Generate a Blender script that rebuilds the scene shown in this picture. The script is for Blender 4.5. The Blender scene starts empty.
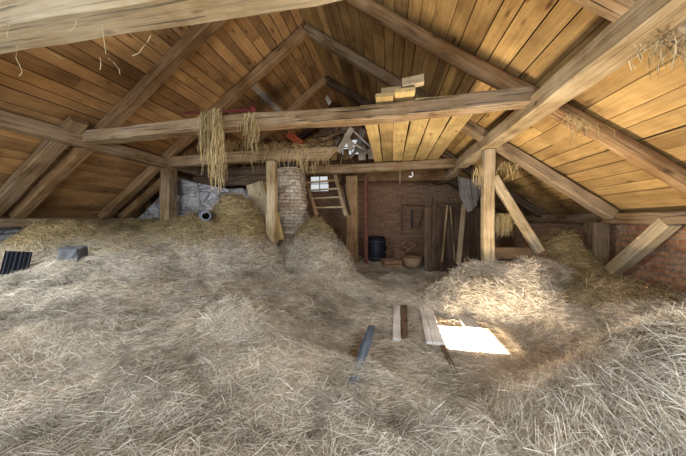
import bpy, bmesh, math, random
import numpy as np
from mathutils import Vector, Matrix
R = random.Random(7)
NR = np.random.default_rng(11)
S = bpy.context.scene
COL = S.collection
# ------------------------------------------------------------------ camera geometry
EYE = 1.5
F = 250.0; PSI = math.atan(45/250); CX = 343.0; CY = 221.0
cs, sn = math.cos(PSI), math.sin(PSI)
def atd(px, py, d):                      # pixel + distance along the view -> point
    u = (px-CX)/F*d
    return Vector((u*cs-d*sn, u*sn+d*cs, EYE-(py-CY)/F*d))
def atY(px, py, Y):
    k = (px-CX)/F
    return atd(px, py, Y/(k*sn+cs))
def atX(px, py, X):
    k = (px-CX)/F
    return atd(px, py, X/(k*cs-sn))
cam = bpy.data.cameras.new('camera'); cam.lens = 36*F/686; cam.sensor_width = 36
cam.shift_y = -7/686; cam.clip_start = 0.05
camo = bpy.data.objects.new('camera', cam); COL.objects.link(camo)
camo.location = (0, 0, EYE); camo.rotation_euler = (math.pi/2, 0, PSI)
S.camera = camo

# ------------------------------------------------------------------ roof geometry
RX = -1.7; RH = EYE+4.10; TAN = 0.745        # ridge x, underside of boards at ridge, slope
def roof_z(X): return RH-TAN*abs(X-RX)
YB, YF = -3.2, 9.3                           # back and far gable
XL, XR = -7.15, 3.75                         # side walls

# ------------------------------------------------------------------ materials
def mat(name):
    m = bpy.data.materials.new(name); m.use_nodes = True
    nt = m.node_tree; nt.nodes.clear()
    out = nt.nodes.new('ShaderNodeOutputMaterial'); b = nt.nodes.new('ShaderNodeBsdfPrincipled')
    nt.links.new(b.outputs[0], out.inputs[0])
    b.inputs['Roughness'].default_value = 0.85
    b.inputs['Specular IOR Level'].default_value = 0.2
    return m, nt, b
def N(nt, t, **kw):
    n = nt.nodes.new('ShaderNode'+t)
    for k, v in kw.items():
        if k in n.inputs.keys(): n.inputs[k].default_value = v
        else: setattr(n, k, v)
    return n
def ramp(nt, stops, interp='LINEAR'):
    n = nt.nodes.new('ShaderNodeValToRGB'); e = n.color_ramp.elements; n.color_ramp.interpolation = interp
    while len(e) > 1: e.remove(e[-1])
    e[0].position = stops[0][0]; e[0].color = (*stops[0][1], 1)
    for p, c in stops[1:]:
        x = e.new(p); x.color = (*c, 1)
    return n
def L(nt, a, b): nt.links.new(a, b)
def mix(nt, fac, a, b, mode='MIX'):
    n = nt.nodes.new('ShaderNodeMix'); n.data_type = 'RGBA'; n.blend_type = mode
    for s, v in ((n.inputs[0], fac), (n.inputs[6], a), (n.inputs[7], b)):
        if isinstance(v, bpy.types.NodeSocket): L(nt, v, s)
        elif isinstance(v, (int, float)): s.default_value = v
        else: s.default_value = (*v, 1)
    return n.outputs[2]
def bump(nt, b, h, strength=.4, dist=.01):
    n = N(nt, 'Bump', Strength=strength, Distance=dist); L(nt, h, n.inputs['Height']); L(nt, n.outputs[0], b.inputs['Normal'])

def wood(name, dark, mid, light, grey=None, greyamt=0.0, attr=False, tint=.35, crack=.55, gs=1.0, soft=0.0, bmp=.5):
    m, nt, b = mat(name)
    tc = N(nt, 'TexCoord')
    if attr:
        at = N(nt, 'Attribute', attribute_name='tone'); rnd = at.outputs['Fac']
    else:
        oi = N(nt, 'ObjectInfo'); rnd = oi.outputs['Random']
    off = N(nt, 'VectorMath', operation='SCALE'); off.inputs[0].default_value = (31, 17, 23); L(nt, rnd, off.inputs['Scale'])
    add = N(nt, 'VectorMath', operation='ADD'); L(nt, tc.outputs['Object'], add.inputs[0]); L(nt, off.outputs[0], add.inputs[1])
    mp = N(nt, 'Mapping'); mp.inputs['Scale'].default_value = (.55*gs, 9*gs, 9*gs); L(nt, add.outputs[0], mp.inputs[0])
    n1 = N(nt, 'TexNoise', Scale=3.0, Detail=8.0, Roughness=.62, Distortion=.7); L(nt, mp.outputs[0], n1.inputs['Vector'])
    r1 = ramp(nt, [(.28-soft, dark), (.5, mid), (.74+soft, light)]); L(nt, n1.outputs['Fac'], r1.inputs[0])
    c = r1.outputs[0]
    # long dark checks
    mp2 = N(nt, 'Mapping'); mp2.inputs['Scale'].default_value = (.5*gs, 22*gs, 22*gs); L(nt, add.outputs[0], mp2.inputs[0])
    n2 = N(nt, 'TexNoise', Scale=2.0, Detail=4.0, Distortion=.3); L(nt, mp2.outputs[0], n2.inputs['Vector'])
    r2 = ramp(nt, [(.36, (0, 0, 0)), (.43, (1, 1, 1))]); L(nt, n2.outputs['Fac'], r2.inputs[0])
    c = mix(nt, crack, c, mix(nt, 1.0, c, r2.outputs[0], 'MULTIPLY'))
    # knots
    mp3 = N(nt, 'Mapping'); mp3.inputs['Scale'].default_value = (2.2, 6, 6); L(nt, add.outputs[0], mp3.inputs[0])
    v = N(nt, 'TexVoronoi', Scale=1.0); L(nt, mp3.outputs[0], v.inputs['Vector'])
    r3 = ramp(nt, [(.06, (.25, .16, .1)), (.17, (1, 1, 1))]); L(nt, v.outputs['Distance'], r3.inputs[0])
    c = mix(nt, .8, c, r3.outputs[0], 'MULTIPLY')
    # big blotches of weathering
    n4 = N(nt, 'TexNoise', Scale=1.3, Detail=6.0, Roughness=.62); L(nt, add.outputs[0], n4.inputs['Vector'])
    r4 = ramp(nt, [(.33, (.50, .44, .39)), (.5, (.86, .83, .8)), (.66, (1.16, 1.13, 1.08))]); L(nt, n4.outputs['Fac'], r4.inputs[0])
    c = mix(nt, .9, c, r4.outputs[0], 'MULTIPLY')
    if grey:
        r5 = ramp(nt, [(.42, (0, 0, 0)), (.62, (1, 1, 1))]); L(nt, n4.outputs['Fac'], r5.inputs[0])
        mm = N(nt, 'Math', operation='MULTIPLY'); L(nt, r5.outputs[0], mm.inputs[0]); mm.inputs[1].default_value = greyamt
        c = mix(nt, mm.outputs[0], c, grey)
    # piece to piece variation
    r6 = ramp(nt, [(0, (1-tint, 1-tint*1.1, 1-tint*1.2)), (1, (1+tint*.45, 1+tint*.4, 1+tint*.25))]); L(nt, rnd, r6.inputs[0])
    c = mix(nt, 1.0, c, r6.outputs[0], 'MULTIPLY')
    L(nt, c, b.inputs['Base Color'])
    bump(nt, b, n1.outputs['Fac'], bmp, .012)
    return m

def hay_mat(name, stops, rough=.75, gold=None):
    m, nt, b = mat(name)
    at = N(nt, 'Attribute', attribute_name='tone')
    r = ramp(nt, stops); L(nt, at.outputs['Fac'], r.inputs[0])
    c = r.outputs[0]
    tc = N(nt, 'TexCoord'); n = N(nt, 'TexNoise', Scale=1.3, Detail=8.0, Roughness=.72); L(nt, tc.outputs['Object'], n.inputs['Vector'])
    if gold:                                  # a layer of older golden hay forms the top of the back stack
        g = ramp(nt, gold); L(nt, at.outputs['Fac'], g.inputs[0])
        sx = N(nt, 'SeparateXYZ'); L(nt, tc.outputs['Object'], sx.inputs[0])
        ad = N(nt, 'Math', operation='MULTIPLY_ADD'); L(nt, n.outputs['Fac'], ad.inputs[0]); ad.inputs[1].default_value = .9; L(nt, sx.outputs[2], ad.inputs[2])
        rr = N(nt, 'MapRange'); rr.inputs['From Min'].default_value = 1.38; rr.inputs['From Max'].default_value = 1.72; L(nt, ad.outputs[0], rr.inputs[0])
        c = mix(nt, rr.outputs[0], c, g.outputs[0])
    r2 = ramp(nt, [(.36, (.50, .49, .45)), (.5, (.90, .89, .87)), (.62, (1.14, 1.13, 1.10))]); L(nt, n.outputs['Fac'], r2.inputs[0])
    L(nt, mix(nt, 1.0, c, r2.outputs[0], 'MULTIPLY'), b.inputs['Base Color'])
    b.inputs['Roughness'].default_value = rough
    return m

def plain(name, col, var=.25, scale=6, rough=.8, metal=0.0):
    m, nt, b = mat(name)
    tc = N(nt, 'TexCoord'); n = N(nt, 'TexNoise', Scale=scale, Detail=5.0); L(nt, tc.outputs['Object'], n.inputs['Vector'])
    lo = tuple(x*(1-var) for x in col); hi = tuple(min(1, x*(1+var)) for x in col)
    r = ramp(nt, [(.3, lo), (.7, hi)]); L(nt, n.outputs['Fac'], r.inputs[0]); L(nt, r.outputs[0], b.inputs['Base Color'])
    b.inputs['Roughness'].default_value = rough; b.inputs['Metallic'].default_value = metal
    bump(nt, b, n.outputs['Fac'], .3, .01)
    return m

def brick_nodes(nt, vec, c1, c2, mortar, bw=.27, bh=.085):
    t = N(nt, 'TexBrick', Scale=1.0); t.inputs['Brick Width'].default_value = bw; t.inputs['Row Height'].default_value = bh
    t.inputs['Mortar Size'].default_value = .009; t.inputs['Mortar Smooth'].default_value = .3; t.inputs['Bias'].default_value = -.1
    t.inputs['Color1'].default_value = (*c1, 1); t.inputs['Color2'].default_value = (*c2, 1); t.inputs['Mortar'].default_value = (*mortar, 1)
    w = N(nt, 'TexNoise', Scale=6.0, Detail=3.0); L(nt, vec, w.inputs['Vector'])
    ws = N(nt, 'VectorMath', operation='SCALE'); ws.inputs['Scale'].default_value = .03; L(nt, w.outputs['Color'], ws.inputs[0])
    wa = N(nt, 'VectorMath', operation='ADD'); L(nt, vec, wa.inputs[0]); L(nt, ws.outputs[0], wa.inputs[1])
    L(nt, wa.outputs[0], t.inputs['Vector'])
    return t
def stone_nodes(nt, vec):
    mp = N(nt, 'Mapping'); mp.inputs['Scale'].default_value = (3.2, 5.5, 4); L(nt, vec, mp.inputs[0])
    v = N(nt, 'TexVoronoi', feature='DISTANCE_TO_EDGE', Scale=1.0); L(nt, mp.outputs[0], v.inputs['Vector'])
    v2 = N(nt, 'TexVoronoi', Scale=1.0); L(nt, mp.outputs[0], v2.inputs['Vector'])
    sep = N(nt, 'SeparateColor'); L(nt, v2.outputs['Color'], sep.inputs[0])
    r = ramp(nt, [(0, (.13, .11, .10)), (.4, (.30, .26, .23)), (.75, (.42, .40, .38)), (1, (.62, .6, .57))]); L(nt, sep.outputs[0], r.inputs[0])
    e = ramp(nt, [(.02, (0, 0, 0)), (.09, (1, 1, 1))]); L(nt, v.outputs['Distance'], e.inputs[0])
    c = mix(nt, e.outputs[0], (.16, .13, .11), r.outputs[0])
    return c, e.outputs[0]
def brick_mat(name, c1, c2, mortar, wash=None, washlim=(.45, .6), stone_split=None):
    m, nt, b = mat(name)
    tc = N(nt, 'TexCoord'); vec = tc.outputs['Object']
    t = brick_nodes(nt, vec, c1, c2, mortar); c = t.outputs['Color']; h = t.outputs['Fac']
    n = N(nt, 'TexNoise', Scale=1.6, Detail=6.0, Roughness=.65); L(nt, vec, n.inputs['Vector'])
    if stone_split is not None:
        sc, se = stone_nodes(nt, vec)
        sx = N(nt, 'SeparateXYZ'); L(nt, vec, sx.inputs[0])
        ad = N(nt, 'Math', operation='MULTIPLY_ADD'); L(nt, n.outputs['Fac'], ad.inputs[0]); ad.inputs[1].default_value = 2.0; L(nt, sx.outputs[0], ad.inputs[2])
        r = ramp(nt, [(0, (0, 0, 0)), (1, (1, 1, 1))], 'CONSTANT')
        gt = N(nt, 'Math', operation='GREATER_THAN'); L(nt, ad.outputs[0], gt.inputs[0]); gt.inputs[1].default_value = stone_split+.4
        c = mix(nt, gt.outputs[0], sc, c)
    if wash:
        r = ramp(nt, [(washlim[0], (0, 0, 0)), (washlim[1], (1, 1, 1))]); L(nt, n.outputs['Fac'], r.inputs[0])
        c = mix(nt, r.outputs[0], c, wash)
    n2 = N(nt, 'TexNoise', Scale=14.0, Detail=4.0); L(nt, vec, n2.inputs['Vector'])
    r2 = ramp(nt, [(.3, (.6, .6, .6)), (.7, (1.15, 1.15, 1.15))]); L(nt, n2.outputs['Fac'], r2.inputs[0])
    c = mix(nt, 1.0, c, r2.outputs[0], 'MULTIPLY')
    L(nt, c, b.inputs['Base Color'])
    inv = N(nt, 'Math', operation='SUBTRACT'); inv.inputs[0].default_value = 1; L(nt, h, inv.inputs[1])
    ad2 = N(nt, 'Math', operation='MULTIPLY_ADD'); L(nt, n2.outputs['Fac'], ad2.inputs[0]); ad2.inputs[1].default_value = .7; L(nt, inv.outputs[0], ad2.inputs[2])
    bump(nt, b, ad2.outputs[0], .8, .02)
    return m

M = {}
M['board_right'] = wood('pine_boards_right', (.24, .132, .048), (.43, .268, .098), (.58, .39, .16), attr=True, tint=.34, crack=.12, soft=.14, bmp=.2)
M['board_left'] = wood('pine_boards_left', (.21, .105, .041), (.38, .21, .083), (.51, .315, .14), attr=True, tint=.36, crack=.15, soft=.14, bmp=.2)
M['timber'] = wood('hewn_timber', (.16, .095, .045), (.32, .205, .1), (.46, .32, .17), grey=(.3, .245, .185), greyamt=.35, crack=.8, tint=.25)
M['grey_timber'] = wood('weathered_grey_timber', (.22, .16, .085), (.42, .31, .17), (.56, .43, .25), grey=(.34, .29, .22), greyamt=.4, crack=.6)
M['pale_timber'] = wood('pale_timber', (.30, .21, .105), (.50, .37, .20), (.63, .49, .29), grey=(.42, .36, .28), greyamt=.35, crack=.5, tint=.2)
M['rafter'] = wood('rafter_timber', (.15, .078, .034), (.29, .165, .07), (.41, .255, .12), grey=(.28, .21, .14), greyamt=.3, crack=.5)
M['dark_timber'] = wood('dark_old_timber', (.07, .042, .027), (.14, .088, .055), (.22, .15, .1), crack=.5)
M['loft_board'] = wood('loft_board_wood', (.36, .24, .09), (.55, .39, .165), (.68, .51, .25), crack=.3, soft=.1)
M['white_board'] = wood('pale_grey_board', (.55, .49, .41), (.72, .66, .57), (.84, .79, .71), crack=.3)
M['blue_board'] = wood('blue_grey_board', (.11, .14, .18), (.22, .28, .36), (.36, .42, .5), crack=.6)
M['floor_board'] = wood('grey_floorboard', (.52, .48, .42), (.68, .63, .56), (.8, .75, .68), crack=.4, tint=.1, soft=.1)
M['floor'] = wood('floor_planks', (.1, .07, .05), (.2, .15, .1), (.3, .23, .16))
M['brick'] = brick_mat('red_brick', (.40, .17, .08), (.56, .29, .14), (.34, .25, .17), wash=(.52, .37, .23), washlim=(.52, .72))
M['gable'] = brick_mat('gable_masonry', (.34, .165, .085), (.46, .26, .14), (.38, .26, .17), stone_split=4.25)
M['stone'] = brick_mat('stone_rubble', (.3, .2, .15), (.4, .3, .25), (.3, .27, .25), wash=(.50, .46, .41), washlim=(.46, .62), stone_split=100)
M['wash_brick'] = brick_mat('limewashed_brick', (.62, .5, .38), (.74, .64, .52), (.42, .34, .27), wash=(.78, .72, .62), washlim=(.55, .7))
M['dirt'] = plain('packed_chaff', (.16, .12, .085))
M['black'] = plain('black_sheet', (.018, .018, .022), rough=.5)
M['dark_metal'] = plain('dark_metal', (.06, .05, .05), rough=.6, metal=.4)
M['rust'] = plain('rusty_iron', (.16, .06, .035), rough=.8)
M['red'] = plain('faded_red_paint', (.12, .018, .02), rough=.6)
M['redor'] = plain('red_orange_tile', (.36, .075, .035))
M['grey_metal'] = plain('zinc_grey', (.2, .215, .24), rough=.5, metal=.3)
M['pale_stone'] = plain('pale_grey_stone', (.13, .125, .12))
M['cloth'] = plain('grey_sackcloth', (.11, .10, .095))
M['wicker'] = plain('brown_wicker', (.3, .19, .1), scale=25)
M['white'] = plain('white_porcelain', (.8, .78, .74), rough=.4)
M['chair'] = plain('brown_chair_wood', (.26, .14, .075))
gm, gnt, gb = mat('window_glass'); gb.inputs['Transmission Weight'].default_value = 1; gb.inputs['Roughness'].default_value = .05; gb.inputs['IOR'].default_value = 1.02
M['glass'] = gm
M['hay'] = hay_mat('hay_grey_gold', [(0, (.11, .077, .043)), (.25, (.35, .27, .178)), (.55, (.61, .505, .365)), (1, (.86, .755, .61))],
    gold=[(0, (.11, .065, .025)), (.3, (.26, .17, .07)), (.65, (.43, .31, .14)), (1, (.6, .47, .26))])
M['hay_gold'] = hay_mat('hay_golden', [(0, (.13, .08, .03)), (.3, (.33, .215, .08)), (.65, (.52, .37, .16)), (1, (.68, .54, .29))])
M['hay_dark'] = hay_mat('hay_old_brown', [(0, (.10, .065, .03)), (.3, (.24, .165, .075)), (.65, (.38, .28, .14)), (1, (.54, .43, .25))])

# ------------------------------------------------------------------ object helpers
def tag(o, label=None, cat=None, group=None, kind=None):
    if label: o['label'] = label
    if cat: o['category'] = cat
    if group: o['group'] = group
    if kind: o['kind'] = kind
    return o
def link(name, me, m=None, parent=None):
    o = bpy.data.objects.new(name, me); COL.objects.link(o)
    if m: me.materials.append(m)
    if parent: o.parent = parent
    return o
def empty(name, loc, label, cat, group=None, rot=(0, 0, 0)):
    o = bpy.data.objects.new(name, None); COL.objects.link(o); o.location = loc; o.rotation_euler = rot
    o.empty_display_size = .1
    return tag(o, label, cat, group)
def bm_obj(name, bm, m, parent=None, smooth=False):
    me = bpy.data.meshes.new(name); bm.normal_update(); bm.to_mesh(me); bm.free()
    if smooth: me.polygons.foreach_set('use_smooth', [True]*len(me.polygons))
    return link(name, me, m, parent)
def frame(p0, p1, up=(0, 0, 1)):
    p0, p1 = Vector(p0), Vector(p1); x = (p1-p0).normalized(); u = Vector(up)
    y = u.cross(x)
    if y.length < 1e-3: y = Vector((0, 1, 0)).cross(x)
    y.normalize(); z = x.cross(y)
    mt = Matrix((x, y, z)).transposed().to_4x4(); mt.translation = p0
    return mt, (p1-p0).length
def beam_bm(Ln, w, h, jit=.01, ch=.02, step=.3, rnd=False, taper=1.0, sides=12, bow=0.0, endbevel=0.0):
    bm = bmesh.new(); n = max(2, int(Ln/step)+1); rings = []
    ph = R.random()*9
    if rnd: prof = [(math.cos(a)*w/2, math.sin(a)*h/2) for a in [2*math.pi*i/sides for i in range(sides)]]
    else:
        a, b = w/2, h/2
        prof = [(-a+ch, -b), (a-ch, -b), (a, -b+ch), (a, b-ch), (a-ch, b), (-a+ch, b), (-a, b-ch), (-a, -b+ch)]
    for i in range(n+1):
        t = i/n; k = 1+(taper-1)*t
        oy = jit*1.2*math.sin(ph+t*Ln*1.7); oz = jit*1.2*math.sin(ph*2+t*Ln*1.3)+bow*math.sin(math.pi*t)
        ring = []
        for j, (y, z) in enumerate(prof):
            x = t*Ln
            if endbevel and i == n: x -= endbevel*(.5-z/h)
            ring.append(bm.verts.new((x, y*k+oy+R.uniform(-jit, jit)*.5, z*k+oz+R.uniform(-jit, jit)*.5)))
        rings.append(ring)
    m_ = len(prof)
    for a, b in zip(rings, rings[1:]):
        for j in range(m_): bm.faces.new((a[j], a[(j+1) % m_], b[(j+1) % m_], b[j]))
    bm.faces.new(rings[0][::-1]); bm.faces.new(rings[-1])
    bmesh.ops.recalc_face_normals(bm, faces=bm.faces)
    return bm
def beam(name, p0, p1, w, h, m, label=None, cat=None, group=None, parent=None, up=(0, 0, 1), **kw):
    mt, Ln = frame(p0, p1, up)
    o = bm_obj(name, beam_bm(Ln, w, h, **kw), m, parent, smooth=kw.get('rnd', False))
    if parent: o.matrix_local = mt
    else: o.matrix_world = mt
    return tag(o, label, cat, group)
def box_bm(bm, x0, x1, y0, y1, z0, z1):
    vs = [bm.verts.new(p) for p in ((x0, y0, z0), (x1, y0, z0), (x1, y1, z0), (x0, y1, z0), (x0, y0, z1), (x1, y0, z1), (x1, y1, z1), (x0, y1, z1))]
    for f in ((0, 3, 2, 1), (4, 5, 6, 7), (0, 1, 5, 4), (1, 2, 6, 5), (2, 3, 7, 6), (3, 0, 4, 7)): bm.faces.new([vs[i] for i in f])
def lathe_bm(prof, seg=20):
    bm = bmesh.new(); rings = []
    for r, z in prof:
        rings.append([bm.verts.new((r*math.cos(2*math.pi*i/seg), r*math.sin(2*math.pi*i/seg), z)) for i in range(seg)])
    for a, b in zip(rings, rings[1:]):
        for j in range(seg): bm.faces.new((a[j], a[(j+1) % seg], b[(j+1) % seg], b[j]))
    return bm
def tube_bm(pts, r, seg=6):
    bm = bmesh.new(); rings = []
    pts = [Vector(p) for p in pts]
    for i, p in enumerate(pts):
        d = (pts[min(i+1, len(pts)-1)]-pts[max(i-1, 0)]).normalized()
        a = d.orthogonal().normalized(); b = d.cross(a)
        rings.append([bm.verts.new(p+a*r*math.cos(2*math.pi*k/seg)+b*r*math.sin(2*math.pi*k/seg)) for k in range(seg)])
    for a, b in zip(rings, rings[1:]):
        # match nearest start to avoid twist
        s = min(range(seg), key=lambda s: (a[0].co-b[s].co).length)
        for j in range(seg): bm.faces.new((a[j], a[(j+1) % seg], b[(s+j+1) % seg], b[(s+j) % seg]))
    bm.faces.new(rings[0][::-1]); bm.faces.new(rings[-1])
    bmesh.ops.recalc_face_normals(bm, faces=bm.faces)
    return bm

# ------------------------------------------------------------------ noise + hay height field
_G = NR.random((64, 64))
def vnoise(x, y):
    x = np.asarray(x, float); y = np.asarray(y, float)
    xi = np.floor(x).astype(int); yi = np.floor(y).astype(int); fx = x-xi; fy = y-yi
    fx = fx*fx*(3-2*fx); fy = fy*fy*(3-2*fy)
    g = lambda a, b: _G[a % 64, b % 64]
    return (g(xi, yi)*(1-fx)+g(xi+1, yi)*fx)*(1-fy)+(g(xi, yi+1)*(1-fx)+g(xi+1, yi+1)*fx)*fy
def fbm(x, y, o=4):
    s = 0; a = .5
    for i in range(o): s = s+a*(vnoise(x*2**i+i*7.3, y*2**i+i*3.1)-.5); a *= .5
    return s
CTRL = [(0,456,1.2),(120,456,1.25),(250,456,1.3),(343,456,1.4),(450,456,1.35),(560,456,1.25),(686,456,1.15),
 (0,380,1.7),(120,380,1.7),(230,380,1.8),(340,380,2.1),(420,380,2.25),(480,385,2.2),
 (0,320,2.6),(80,330,2.3),(200,310,2.8),(270,330,2.6),(330,330,3.1),(400,330,3.25),(440,340,3.05),(500,345,2.9),(560,330,2.9),
 (330,300,4.2),(420,295,4.7),(480,300,4.3),(540,300,3.4),
 (0,290,3.3),(100,285,3.5),(200,280,4.2),(280,290,4.2),(380,275,6.4),(450,270,6.9),
 (60,262,4.0),(8,258,4.4),(130,250,4.4),(200,250,4.9),(300,268,5.8),(370,262,8.),(430,262,8.3),
 (110,227,5.1),(180,219,5.6),(240,236,5.6),(150,222,6.2),(600,290,3.6),(640,300,3.2),(686,315,2.7),(560,265,4.6)]
CP = np.array([tuple(atd(*c)) for c in CTRL]+[(-6.2,8,1.45),(-3,8.5,.9),(3,8,.1),(3.3,6.2,.5),(0,.2,.25),(-6,1,.5),(3.5,1,.6),(2,.4,.5),(-2.5,.3,.35),(.6,6.2,.12)])
HX0, HX1, HY0, HY1 = .69, 1.32, 3.05, 3.68        # the hatch in the floor
def sst(a, b, x): t = np.clip((x-a)/(b-a), 0, 1); return t*t*(3-2*t)
def h0(X, Y):
    X = np.asarray(X, float); Y = np.asarray(Y, float)
    num = 0; den = 0
    for cx, cy, cz in CP:
        d2 = (X-cx)**2+(Y-cy)**2
        w = 1/(d2+.12)**2
        num = num+w*cz; den = den+w
    h = num/den
    h = h+.20*fbm(X*1.3, Y*1.3, 4)+.10*fbm(X*3.7, Y*3.7, 3)+.05*fbm(X*9, Y*9, 2)
    # trodden strip with bare boards beside the hatch
    k = sst(.75, .2, np.maximum(np.maximum(-.35-X, X-1.5), 0))*sst(.5, .1, np.maximum(np.maximum(2.75-Y, Y-4.3), 0))
    h = h*(1-k)+(.035+.03*fbm(X*4, Y*4, 2))*k
    return np.maximum(h, .015)
def in_hatch(X, Y, g=0.0):
    return (X > HX0-g) & (X < HX1+g) & (Y > HY0-g) & (Y < HY1+g)

def strands(name, P, nrm, flow, m, Lr=(.12, .42), wr=(.003, .006), parent=None, curl=.25, lift=.22, extra=None, base_mesh=None, tone_shift=0.0, sag=.15, yawspread=.9, wscale=None):
    """one mesh of many curved flat straws rooted at P; extra is a (verts, quads, tones) base surface"""
    n = len(P)
    yaw = flow+NR.normal(0, yawspread, n)
    d = np.stack([np.cos(yaw), np.sin(yaw), np.zeros(n)], 1)
    d = d-nrm*np.sum(d*nrm, 1, keepdims=True); d /= np.linalg.norm(d, axis=1, keepdims=True)+1e-9
    d = d+nrm*NR.normal(lift*.35, lift, n)[:, None]
    d /= np.linalg.norm(d, axis=1, keepdims=True)
    side = np.cross(d, nrm); side /= np.linalg.norm(side, axis=1, keepdims=True)+1e-9
    ln = NR.uniform(Lr[0], Lr[1], n)[:, None]
    w = NR.uniform(wr[0], wr[1], n)[:, None]*.5
    c1 = NR.normal(0, curl, n)[:, None]; c2 = NR.normal(0, curl*.6, n)[:, None]
    if wscale is not None: w = w*wscale[:, None]
    roll = NR.uniform(-1.2, 1.2, n)[:, None]
    wv = side*np.cos(roll)+nrm*np.sin(roll)
    pts = []
    for t in (0, .33, .67, 1.):
        s = t-.5
        pts.append(P+d*ln*s+side*ln*c1*(s*s-.08)+nrm*ln*(c2*(s*s-.08)-sag*s*s)+nrm*.008)
    V = np.empty((n, 8, 3))
    for i, p in enumerate(pts):
        k = (1, 1, .9, .45)[i]
        V[:, 2*i] = p-wv*w*k; V[:, 2*i+1] = p+wv*w*k
    V = V.reshape(-1, 3)
    q = np.array([[0, 1, 3, 2], [2, 3, 5, 4], [4, 5, 7, 6]])
    Q = (q[None]+(np.arange(n)*8)[:, None, None]).reshape(-1, 4)
    tone = np.repeat(np.clip(NR.beta(2.2, 2.0, n)+tone_shift, 0, 1), 8)
    if extra is not None:
        bv, bq, bt = extra
        Q = np.concatenate([Q, bq+len(V)]); V = np.concatenate([V, bv]); tone = np.concatenate([tone, bt])
    return raw_mesh(name, V, Q, tone, m, parent)
def raw_mesh(name, V, Q, tone, m, parent=None):
    me = bpy.data.meshes.new(name)
    me.vertices.add(len(V)); me.vertices.foreach_set('co', np.ascontiguousarray(V, dtype=np.float32).ravel())
    me.loops.add(Q.size); me.loops.foreach_set('vertex_index', np.ascontiguousarray(Q, dtype=np.int32).ravel())
    me.polygons.add(len(Q)); me.polygons.foreach_set('loop_start', np.arange(0, Q.size, 4, dtype=np.int32))
    me.update(calc_edges=True)
    a = me.attributes.new('tone', 'FLOAT', 'POINT'); a.data.foreach_set('value', tone.astype(np.float32))
    me.validate()
    return link(name, me, m, parent)
def normals(hf, X, Y, e=.03):
    gx = (hf(X+e, Y)-hf(X-e, Y))/(2*e); gy = (hf(X, Y+e)-hf(X, Y-e))/(2*e)
    n = np.stack([-gx, -gy, np.ones_like(gx)], 1); return n/np.linalg.norm(n, axis=1, keepdims=True)

# heaps: (x, y, amp, rx, ry, rot, sharp)
HEAPS = [
 ('right_front', 2.15, 1.75, .60, 1.75, 1.2, .3),
 ('post', 1.85, 4.5, .70, 1.4, .85, .05),
 ('grey_tuft', -1.5, 2.25, .27, .42, .34, .2),
 ('left_wall', -6.2, 3.55, .5, .85, .75, 0),
 ('mid', -3.25, 4.85, .88, 1.35, .95, .2),
 ('ladder', -1.75, 5.8, 1.1, 1.2, 1.1, 0),
 ('right_back', 3.05, 5.0, .66, .7, .55, .1),
 ('right_wall', 3.0, 4.1, .2, .95, .7, .4),
]
def heap_h(hp, X, Y):
    _, cx, cy, amp, rx, ry, rot = hp
    c, s = math.cos(rot), math.sin(rot)
    u = ((X-cx)*c+(Y-cy)*s)/rx; v = (-(X-cx)*s+(Y-cy)*c)/ry
    r = np.sqrt(u*u+v*v)*(1+.35*fbm(X*2.1+cx, Y*2.1+cy, 2))
    b = np.where(r < 1, (1-np.clip(r, 0, 1)**1.9)**1.6, 0)
    b = b*sst(.05, .55, np.maximum(np.maximum(HX0-X, X-HX1), np.maximum(HY0-Y, Y-HY1)))
    return b*amp*(1+.6*fbm(X*2.3+5, Y*2.3, 4))+np.where(r < 1, .10*fbm(X*7, Y*7, 2)*np.sqrt(b), 0), r
def make_heap(hp, label, m, n, cat='hay heap', Lr=(.12, .4), wr=(.004, .008), tone_shift=0):
    _, cx, cy, amp, rx, ry, rot = hp
    hf = lambda X, Y: h0(X, Y)+heap_h(hp, X, Y)[0]-.01
    # base surface grid
    k = 46; rr = max(rx, ry)*1.15
    gx, gy = np.meshgrid(np.linspace(cx-rr, cx+rr, k), np.linspace(cy-rr, cy+rr, k), indexing='ij')
    z = hf(gx.ravel(), gy.ravel()); hb, r = heap_h(hp, gx.ravel(), gy.ravel())
    V = np.stack([gx.ravel(), gy.ravel(), z-.02+.03*fbm(gx.ravel()*9, gy.ravel()*9, 2)], 1)
    i = np.arange(k*k).reshape(k, k)
    Q = np.stack([i[:-1, :-1], i[1:, :-1], i[1:, 1:], i[:-1, 1:]], -1).reshape(-1, 4)
    keep = (hb[Q] > .012).any(1)
    Q = Q[keep]
    if True:
        inside = (V[Q].mean(1)[:, 0] < XR-.03) & (V[Q].mean(1)[:, 0] > XL+.03); Q = Q[inside]
    X = NR.uniform(cx-rr, cx+rr, n*2); Y = NR.uniform(cy-rr, cy+rr, n*2)
    hb, r = heap_h(hp, X, Y); s = (hb > .015) & (X < XR-.1) & (X > XL+.1); X, Y = X[s][:n], Y[s][:n]
    nr = normals(hf, X, Y); P = np.stack([X, Y, hf(X, Y)], 1)
    flow = np.arctan2(-nr[:, 1], -nr[:, 0])*.0+6.3*vnoise(X*1.1, Y*1.1)
    o = strands('hay_heap', P, nr, flow, m, Lr, wr, extra=(V, Q, np.full(len(V), .18)), tone_shift=tone_shift, lift=.3)
    return tag(o, label, cat, kind='stuff')

# ================================================================== SETTING
def struct(o): o['kind'] = 'structure'; return o
bm = bmesh.new()                                    # floor of planks, hatch left open
def floor_piece(x0, x1, y0, y1):
    x = x0
    while x < x1-1e-6:
        xe = min(x1, x+.24); box_bm(bm, x+.004, xe-.004, y0, y1, -.06, 0); x = xe
floor_piece(XL, HX0, YB, YF); floor_piece(HX1, XR, YB, YF); floor_piece(HX0, HX1, YB, HY0); floor_piece(HX0, HX1, HY1, YF)
fo = struct(bm_obj('floor', bm, M['dirt']))
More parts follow.
